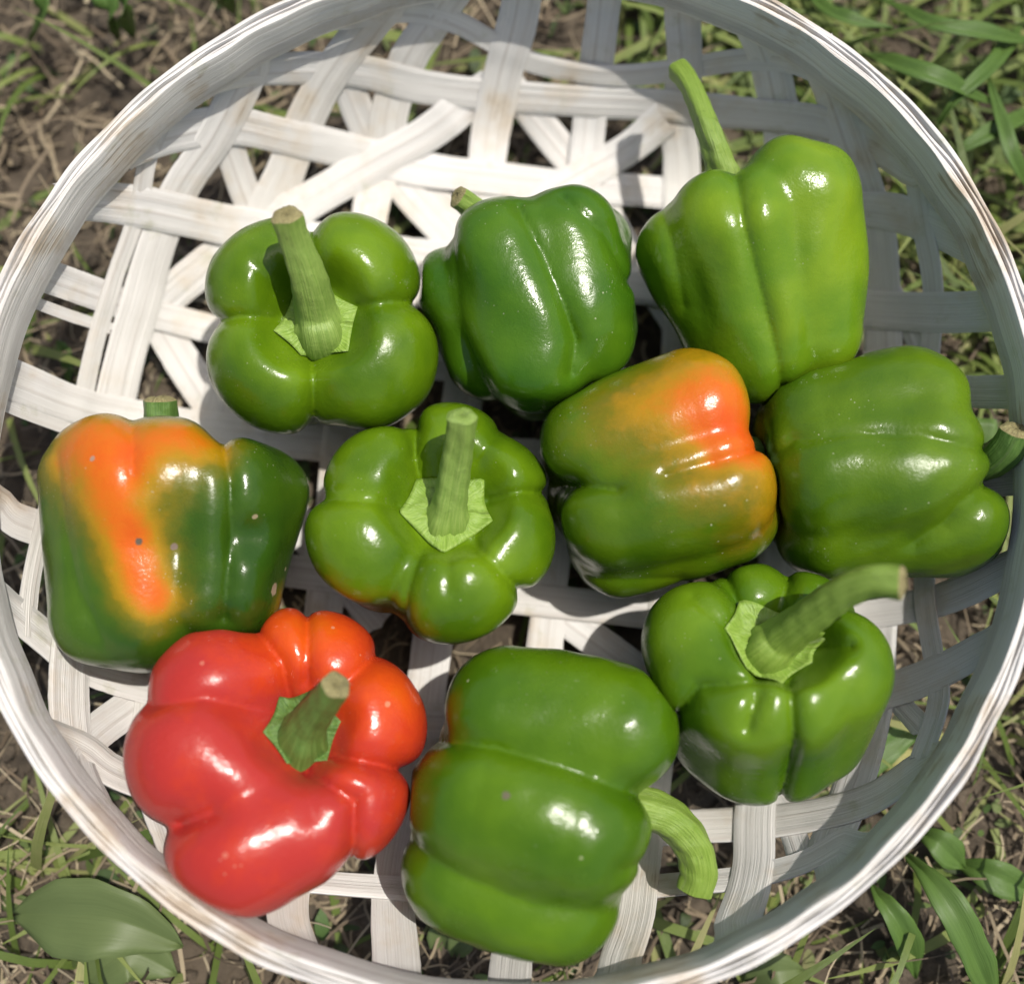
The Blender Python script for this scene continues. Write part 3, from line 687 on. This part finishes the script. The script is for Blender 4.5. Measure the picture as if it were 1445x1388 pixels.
pepper('green pepper blushed orange and red towards its stem end, right of centre', (985, 645, .050), (855, 688, .046),
       [(138, 2.4, 2.25, 2.2, 2.1, .2, .1, .1), (50, 2.35, 2.2, 2.2, 2.15, .15, 0, .1), (-5, 2.6, 2.0, 2.4, 1.9, .3, -.2, .1), (195, 2.4, 2.0, 2.1, 2.0), (270, 2.0, 2.3, 1.8, 2.2)], (-.8, 0, 2.3, 2.3),
       gm('pepper_orange_blush', ((0.045, 0.105, 0.003), (0.092, 0.160, 0.004)), speck=0.9), [(1030, 640, .05, 60), (1050, 634, .048, 40), (1068, 630, .045, 36)], seed=16, wid=10, creases=[([(745, 692), (800, 684), (870, 690)], 14, .5), ([(940, 672), (1000, 655), (1065, 636)], 12, .35), ([(760, 790), (850, 818), (960, 815)], 14, .2)], k=0.15,
       calyx=None, stem_mat=M_STEM_D,
       ripe=[(1010, 570, .085, 1.8, .50), (1040, 640, .08, 1.5, .62), (1050, 710, .07, 1.5, .50), (915, 570, .09, 1.9, .30, 10, 1.3), (985, 525, .07, 1.5, .45), (975, 680, .09, 1.5, .16)],
       bumps=[(1010, 652, .088, .7, .12)])
pepper('dark green pepper lying with its stem against the right wall of the basket', (1290, 648, .050), (1155, 662, .046),
       [(158, 2.7, 1.95, 2.3, 1.9, .1, .1, .1), (73, 1.9, 2.4, 1.8, 2.3, -.1, 0, .1), (5, 2.95, 1.95, 2.6, 1.9, 1.3, .1), (300, 2.3, 2.1, 1.8, 2.2, 1.3), (205, 2.4, 2.1, 1.9, 2.1)], (-.9, 0, 2.2, 2.3),
       gm('pepper_green_right', ((0.042, 0.100, 0.003), (0.096, 0.175, 0.004)), speck=0.9), [(1345, 652, .050, 66), (1372, 654, .054, 54), (1402, 648, .064, 50), (1428, 628, .074, 48), (1442, 604, .080, 46)],
       seed=17, wid=12, creases=[([(1075, 655), (1120, 622), (1200, 612), (1300, 615), (1385, 634)], 13, .34), ([(1290, 765), (1330, 738), (1352, 710), (1390, 680)], 18, .4)], k=0.24, stem_mat=M_STEM_D, ripe=[(1085, 705, .05, 1.3, .62), (1080, 595, .05, 1.2, .35)])
pepper('small green pepper with thick bent stem pointing right, at the lower right of the basket', (1072, 925, .056), (1070, 1010, .030),
       [(160, 2.5, 1.95, 2.0, 1.9, .3), (92, 2.45, 1.55, 1.6, 1.7, .3), (40, 2.75, 1.5, 1.6, 1.6, .25), (-22, 2.65, 1.95, 2.0, 1.9, -.1), (-76, 2.4, 1.75, 1.8, 1.8, 0), (-116, 2.45, 1.8, 1.9, 1.85, -.1), (205, 2.2, 1.9, 1.8, 1.8, -.2)], (-1.3, 0, 2.0, 2.3),
       gm('pepper_green_lower_right', ((0.050, 0.125, 0.003), (0.112, 0.205, 0.007))), [(1078, 924, .057, 76), (1084, 915, .0645, 70), (1098, 902, .068, 58), (1128, 878, .080, 50), (1180, 838, .098, 46), (1225, 820, .108, 46), (1266, 822, .113, 48)],
       calyx=dict(c=(1080, 908, .0625), steep=.026, rc=1.45, r=[(0, 1.95), (60, 1.5), (118, 2.0), (170, 1.95), (225, 1.55), (275, 1.75), (325, 1.65)], lean=(.1, .25, 1)), frame=UP, seed=18, wid=6, creases=[([(1066, 962), (985, 968), (950, 1015)], 11, .4), ([(1067, 985), (1055, 1025)], 10, .35), ([(1116, 965), (1120, 1050), (1102, 1120)], 10, .45), ([(1140, 914), (1200, 912)], 9, .45), ([(1098, 872), (1112, 820)], 10, .35), ([(1048, 870), (1022, 808)], 10, .35), ([(976, 843), (1028, 888)], 9, .18)], k=0.18, stem_mat=M_STEM_P, z_extra=0.003)
pepper('ripe red pepper with deep lobes and short torn green stem', (405, 1050, .054), (408, 1070, .026),
       [(98, 3.2, 2.0, 1.9, 2.0, -.2), (66, 3.3, 2.0, 1.9, 2.0, -.3), (18, 3.1, 2.1, 1.9, 2.0, -.2), (-37, 3.05, 2.15, 2.1, 2.0, -.1), (-72, 3.1, 2.0, 2.2, 2.1, 0), (-105, 3.65, 2.25, 2.5, 2.2, -.2), (184, 3.15, 2.3, 2.4, 2.2, 0), (222, 2.15, 2.2, 1.8, 2.0, -.1), (140, 3.5, 2.15, 2.2, 2.1, 0)], (-1.3, 0, 3.1, 3.2),
             lambda S: gm('pepper_red', scars=S, red=(0.39, 0.030, 0.022), speck=0.3), [(432, 1042, .058, 78), (434, 1034, .063, 66), (440, 1020, .068, 52), (456, 997, .077, 45), (480, 966, .090, 40)],
       calyx=dict(c=(435, 1026, .0615), rc=1.35, r=[(10, 1.4), (75, 1.55), (130, 1.6), (190, 1.5), (250, 1.45), (310, 1.5)]), frame=UP, scars=[(547, 993, .0013, (.55, .20, .10)), (470, 885, .0008, (.55, .20, .10)), (318, 1206, .0012, (.48, .12, .08)), (285, 935, .0010, (.48, .12, .08))], seed=19, wid=8, creases=[([(258, 1163), (300, 1147)], 22, .5), ([(310, 1140), (410, 1085)], 34, .16), ([(215, 995), (290, 985), (385, 1005)], 15, .3), ([(433, 835), (434, 960)], 9, .35), ([(345, 868), (398, 935), (410, 990)], 14, .6), ([(535, 920), (488, 965)], 12, .4), ([(455, 1062), (540, 1080), (610, 1095)], 12, .55), ([(432, 1088), (500, 1130), (498, 1200), (478, 1260)], 12, .5), ([(430, 1075), (442, 1150)], 16, .16)], k=0.22, stem_mat=M_STEM_D, cal_mat=M_CALYX_D, base_ripe=1.0,
       ripe=[(450, 865, .06, 2.1, -.36), (560, 970, .06, 2.2, -.28), (390, 910, .07, 1.5, -.14), (540, 1110, .06, 1.5, -.1)])
pepper('large green pepper lying on its side with curled stem, at the bottom of the basket', (858, 1148, .052), (690, 1112, .050),
       [(163, 3.5, 2.35, 3.3, 2.2, -.3, .2, .1), (74, 1.7, 2.75, 1.5, 2.7, -1.3, 0, .15), (4, 3.3, 2.2, 3.2, 2.15, -1.2, -.4, .1), (268, 2.3, 2.4, 2.2, 2.4, -1.2), (210, 2.6, 2.1, 2.4, 2.1, -.8), (-28, 3.3, 2.0, 3.2, 2.0, -1.2, -.6)], (-1.9, 0, 3.0, 3.1),
       lambda S: gm('pepper_green_bottom', scars=S, g=((0.048, 0.115, 0.003), (0.090, 0.178, 0.004)), speck=0.25), [(875, 1140, .052, 72), (905, 1140, .053, 56), (945, 1155, .051, 52), (978, 1190, .048, 50), (987, 1228, .045, 48), (980, 1256, .043, 45)],
       scars=[(714, 1122, .0018, (.13, .12, .07)), (660, 960, .0007, (.28, .32, .15)), (820, 1210, .0007, (.28, .32, .15))], seed=20, wid=10, creases=[([(585, 1042), (700, 1055), (800, 1085), (870, 1112), (945, 1140)], 13, .34), ([(570, 1180), (650, 1235), (750, 1275), (850, 1290), (915, 1255)], 17, .16), ([(880, 1228), (925, 1205)], 14, .3)], k=0.22, stem_mat=M_STEM_P, ripe=[(605, 990, .05, 1.2, .5), (590, 1120, .05, 1.5, .3)])

# ------------------------------------------------------------------ plants and litter on the ground
def blades(name, n, area, length, width, mat, lift, curl, label, cat, keep, segs=4, zoff=0.0, lens=False):
    V = []; Fc = []; U = []
    for _ in range(n):
        for _t in range(30):
            x = random.uniform(*area[0]); y = random.uniform(*area[1])
            if random.random() < keep(x, y): break
        else: continue
        L = random.uniform(*length); W = random.uniform(*width); a = random.uniform(0, 6.283)
        inside = math.hypot(x, y) < 0.225
        el = R(random.uniform(*lift)) * (0.25 if inside else 1)
        z = float(gz(x, y)) + random.uniform(0, zoff) * (0.4 if inside else 1); b = len(V)
        if inside: z = min(z, -0.0065)
        cu = R(random.uniform(*curl)) / segs; tw = random.uniform(-.5, .5); roll = random.uniform(-.6, .6)
        px_, py_, pz_ = x, y, z; yaw = a
        for i in range(segs + 1):
            f = i / segs
            wd = W * (math.sin(math.pi * min(1, .08 + f * .92)) ** .7 if lens else (1 - f ** 2.2) if mat is not M_STRAW else 1) * 0.5
            sx, sy = -math.sin(yaw), math.cos(yaw); rz = math.sin(roll + tw * f)
            V += [(px_ + sx * wd, py_ + sy * wd, pz_ + wd * rz), (px_ - sx * wd, py_ - sy * wd, pz_ - wd * rz)]; U += [(f * L * 10, 0.0), (f * L * 10, 1.0)]
            step = L / segs
            px_ += math.cos(yaw) * math.cos(el) * step; py_ += math.sin(yaw) * math.cos(el) * step; pz_ += math.sin(el) * step
            rr_ = math.hypot(px_, py_)
            if rr_ < 0.222: pz_ = min(pz_, ZW * (max(0.0, rr_ - 0.008 - QF) / (QW - QF)) ** 2.1 - 0.0065)
            pz_ = max(pz_, ZG - 0.004)
            el -= cu; yaw += (random.uniform(-.35, .35) + tw * .3) if mat is M_STRAW else tw * 0.15
        for i in range(segs): Fc.append((b + 2 * i, b + 2 * i + 1, b + 2 * i + 3, b + 2 * i + 2))
    o = link_mesh(name, V, Fc, mat, None, True, U); return tag(o, label, cat, kind='stuff')
AREA = ((-0.85, 0.85), (-0.55, 0.95))
def patchy(x, y, s=1.0): return 0.5 + 0.5 * math.sin(9 * x * s + 2 * math.sin(7 * y * s)) * math.sin(8 * y * s + 1.7 * math.sin(6 * x * s + 1))
def k_straw(x, y): return (0.85 if x < 0.05 or y < 0 else 0.30) * (0.45 + 0.55 * patchy(x, y, 1.6))
def k_grass(x, y):
    b = 0.28 + 0.9 * (x > 0.06) * (y > 0.02) + 0.5 * (y > 0.36)
    if x < -.05 and -.1 < y < .40: b = 0.12
    if math.hypot(x, y) < .22: b = 0.15
    return min(1, b) * (0.3 + 0.7 * patchy(x + 3, y, 1.3))
blades('dry_straw', 34000, AREA, (0.006, 0.050), (0.0004, 0.0017), M_STRAW, (-4, 24), (-40, 60), 'dry broken straw scattered over the soil around the basket', 'straw', k_straw, 5, 0.012)
blades('grass', 13000, AREA, (0.03, 0.13), (0.0015, 0.0055), M_GRASS, (8, 60), (20, 110), 'thin green grass growing around the basket', 'grass', k_grass, 6, 0.002)
blades('leaf_litter', 9000, AREA, (0.004, 0.016), (0.0015, 0.007), M_LITTER, (-5, 50), (-20, 90), 'small weed leaves and crumbled litter on the soil', 'leaf litter', lambda x, y: .3 + .7 * k_grass(x, y), 4, 0.010, True)

def crumbs(n):
    base = [(1, 0, 0), (-1, 0, 0), (0, 1, 0), (0, -1, 0), (0, 0, 1), (0, 0, -1), (.6, .6, .6), (-.6, .6, .6), (.6, -.6, .6), (-.6, -.6, .6)]
    tri = [(4, 6, 7), (4, 7, 9), (4, 9, 8), (4, 8, 6), (0, 2, 6), (2, 7, 6), (2, 1, 7), (1, 9, 7), (1, 3, 9), (3, 8, 9), (3, 0, 8), (0, 6, 8), (5, 2, 0), (5, 1, 2), (5, 3, 1), (5, 0, 3)]
    V = []; Fc = []; U = []
    for _ in range(n):
        x = random.uniform(*AREA[0]); y = random.uniform(*AREA[1]); r = 0.0012 + 0.006 * random.random() ** 4; b = len(V); a = random.uniform(0, 6.28); z = float(gz(x, y)); fl = random.uniform(.5, .9)
        for q in base:
            k = r * random.uniform(.7, 1.25); V.append((x + k * (q[0] * math.cos(a) - q[1] * math.sin(a)), y + k * (q[0] * math.sin(a) + q[1] * math.cos(a)), z + k * q[2] * fl)); U.append((0, 0))
        Fc += [tuple(b + i for i in t) for t in tri]
    return tag(link_mesh('soil_crumbs', V, Fc, M_SOIL, None, True, U), 'crumbs and small clods of dark soil on the ground', 'soil crumbs', kind='stuff')
crumbs(14000)
def leaf(parent, pts, wpx, mat, fold=0.25, name='leaf', tip=1.0, base=0.15):
    """A blade along photo points (px, py, z); folded along its midrib."""
    C = catmull([tuple(at(*p) * 1000) for p in pts], 3.0); P = np.array(C) / 1000; n = len(P)
    tan = np.gradient(P, axis=0); tan /= np.linalg.norm(tan, axis=1)[:, None]
    V = []; U = []; Fc = []; cols = (-1, -.66, -.33, -.04, .04, .33, .66, 1); m = len(cols)
    w_ = wpx * mpp(pts[0][2])
    for i in range(n):
        f = i / (n - 1); s = np.cross([0, 0, 1.0], tan[i]); s /= np.linalg.norm(s) + 1e-9; nn = np.cross(tan[i], s)
        ww = w_ / 2 * (1 + 0.08 * math.sin(f * 9 + wpx) + 0.03 * math.sin(f * 31 + wpx)) * max(0.02, min(1, base + (1 - base) * math.sin(min(1, f / .45) * math.pi / 2)) * (1 - max(0, (f - .5) / .5) ** 2.4 * tip))
        for c in cols:
            V.append(P[i] + s * c * ww + nn * (abs(c) * ww * fold + 0.0006 * math.sin(f * 17 + c * 3) * abs(c) - (0.0008 if abs(c) < .1 else 0)))
            U.append((f * .6, c * .5 + .5))
    for i in range(n - 1):
        for c in range(m - 1): Fc.append((i * m + c, (i + 1) * m + c, (i + 1) * m + c + 1, i * m + c + 1))
    o = link_mesh(name, V, Fc, mat, parent, True, U)
    md = o.modifiers.new('thickness', 'SOLIDIFY'); md.thickness = 0.0004
    return o
def plant(name, label, cat, leaves, mat, group=None, where=None):
    b = at(*leaves[0][0][0]); root = empty(name, (b[0], b[1], ZG))
    for (pts, wpx, *fo) in leaves: leaf(root, pts, wpx, mat, *fo)
    return tag(root, label, cat, group)
zg = ZG
plant('broadleaf_weed', 'broad dull green weed with large oval leaves beside the lower left rim', 'weed',
      [([(20, 1290, zg + .022), (80, 1290, zg + .034), (170, 1300, zg + .040), (258, 1335, zg + .030)], 92, .32), ([(110, 1400, zg + .01), (150, 1360, zg + .02), (190, 1345, zg + .02), (250, 1375, zg + .014)], 70, .1),
       ([(-10, 1268, zg + .006), (30, 1275, zg + .014), (70, 1290, zg + .016)], 24, .2)], M_WEED)
plant('grass_tuft', 'long arching green grass blade with its fellows at the lower right corner', 'grass blade',
      [([(1265, 1195, zg + .004), (1300, 1225, zg + .03), (1345, 1285, zg + .04), (1375, 1345, zg + .036), (1405, 1420, zg + .024)], 44, .3), ([(1288, 1170, zg + .006), (1320, 1185, zg + .02), (1362, 1225, zg + .016)], 40, .25),
       ([(1345, 1215, zg + .01), (1400, 1235, zg + .022), (1470, 1265, zg + .018)], 42, .3)], M_BLADE)
plant('grass_tuft', 'narrow twisted green leaf emerging below the lower right rim', 'grass blade',
      [([(1222, 1235, zg + .002), (1240, 1262, zg + .026), (1270, 1305, zg + .03), (1285, 1345, zg + .02), (1292, 1380, zg + .01)], 34, .45)], M_BLADE)
plant('broadleaf_weed', 'folded green weed leaf seen through the gap beside the large bottom pepper', 'weed',
      [([(628, 1345, zg + .004), (622, 1320, zg + .012), (632, 1290, zg + .02)], 34, .4), ([(640, 1350, zg + .006), (650, 1330, zg + .014), (662, 1308, zg + .017)], 34, .2)], M_WEED)
plant('broadleaf_weed', 'green weed leaf poking out under the rim at the bottom edge', 'weed',
      [([(1050, 1385, zg + .006), (1090, 1372, zg + .018), (1135, 1368, zg + .014)], 46, .2)], M_WEED)
plant('grass_tuft', 'wide pale grass blades beyond the top right rim', 'grass blade',
      [([(1195, 70, zg + .01), (1260, 88, zg + .05), (1330, 112, zg + .06), (1410, 150, zg + .035)], 30, .25), ([(1445, 30, zg + .02), (1400, 90, zg + .05), (1340, 150, zg + .05), (1300, 220, zg + .02)], 24, .25), ([(1230, -10, zg + .01), (1310, 30, zg + .05), (1400, 48, zg + .05), (1470, 60, zg + .03)], 26, .25),
       ([(1130, -20, zg + .02), (1180, 20, zg + .05), (1260, 40, zg + .05)], 22, .25), ([(1480, 150, zg + .01), (1420, 175, zg + .04), (1350, 215, zg + .04), (1300, 260, zg + .01)], 26, .25), ([(1470, 300, zg + .01), (1430, 220, zg + .045), (1395, 110, zg + .04)], 24, .25)], M_BLADE)
plant('grass_tuft', 'upright green blades at the top left edge of the picture', 'grass blade',
      [([(170, 60, zg + .01), (155, 20, zg + .04), (140, -40, zg + .05)], 34, .3), ([(190, 55, zg + .01), (175, 10, zg + .05), (178, -30, zg + .06)], 28, .3), ([(330, 20, zg + .01), (310, -10, zg + .04), (300, -50, zg + .05)], 34, .3),
       ([(40, 60, zg + .01), (60, 15, zg + .04), (50, -40, zg + .05)], 30, .3)], M_BLADE)
plant('grass_tuft', 'thin curved green blade seen through the left weave', 'grass blade',
      [([(92, 545, zg + .002), (97, 520, zg + .014), (90, 495, zg + .02), (80, 480, zg + .022)], 20, .3)], M_BLADE)
plant('broadleaf_weed', 'green leaf strap lying across a gap right of the small bent-stemmed pepper', 'leaf',
      [([(1175, 1105, .002), (1215, 1080, .004), (1255, 1050, .004), (1296, 1020, .002)], 42, .2, 'leaf', .35, .6)], M_BLADE)
plant('fallen_leaf', 'small yellowed oval leaf beside the green leaf strap at the right', 'leaf',
      [([(1240, 1085, zg + .012), (1268, 1078, zg + .018), (1298, 1064, zg + .014)], 36, .15)], M_YELLOW)
plant('fallen_leaf', 'pale green leaf scrap tucked behind the stem at the right wall', 'leaf',
      [([(1375, 650, .012), (1382, 620, .016), (1386, 590, .018)], 44, .2, 'leaf', .2, .5)], M_BLADE)
plant('grass_awn', 'thin dry grass seed head lying on the splint at the bottom', 'grass awn',
      [([(555, 1250, .004), (566, 1290, .005), (572, 1340, .006)], 4, .2), ([(566, 1285, .005), (585, 1315, .006), (605, 1350, .008)], 2.5, .2), ([(566, 1285, .005), (556, 1315, .006), (546, 1345, .008)], 2.5, .2)], M_STRAW)
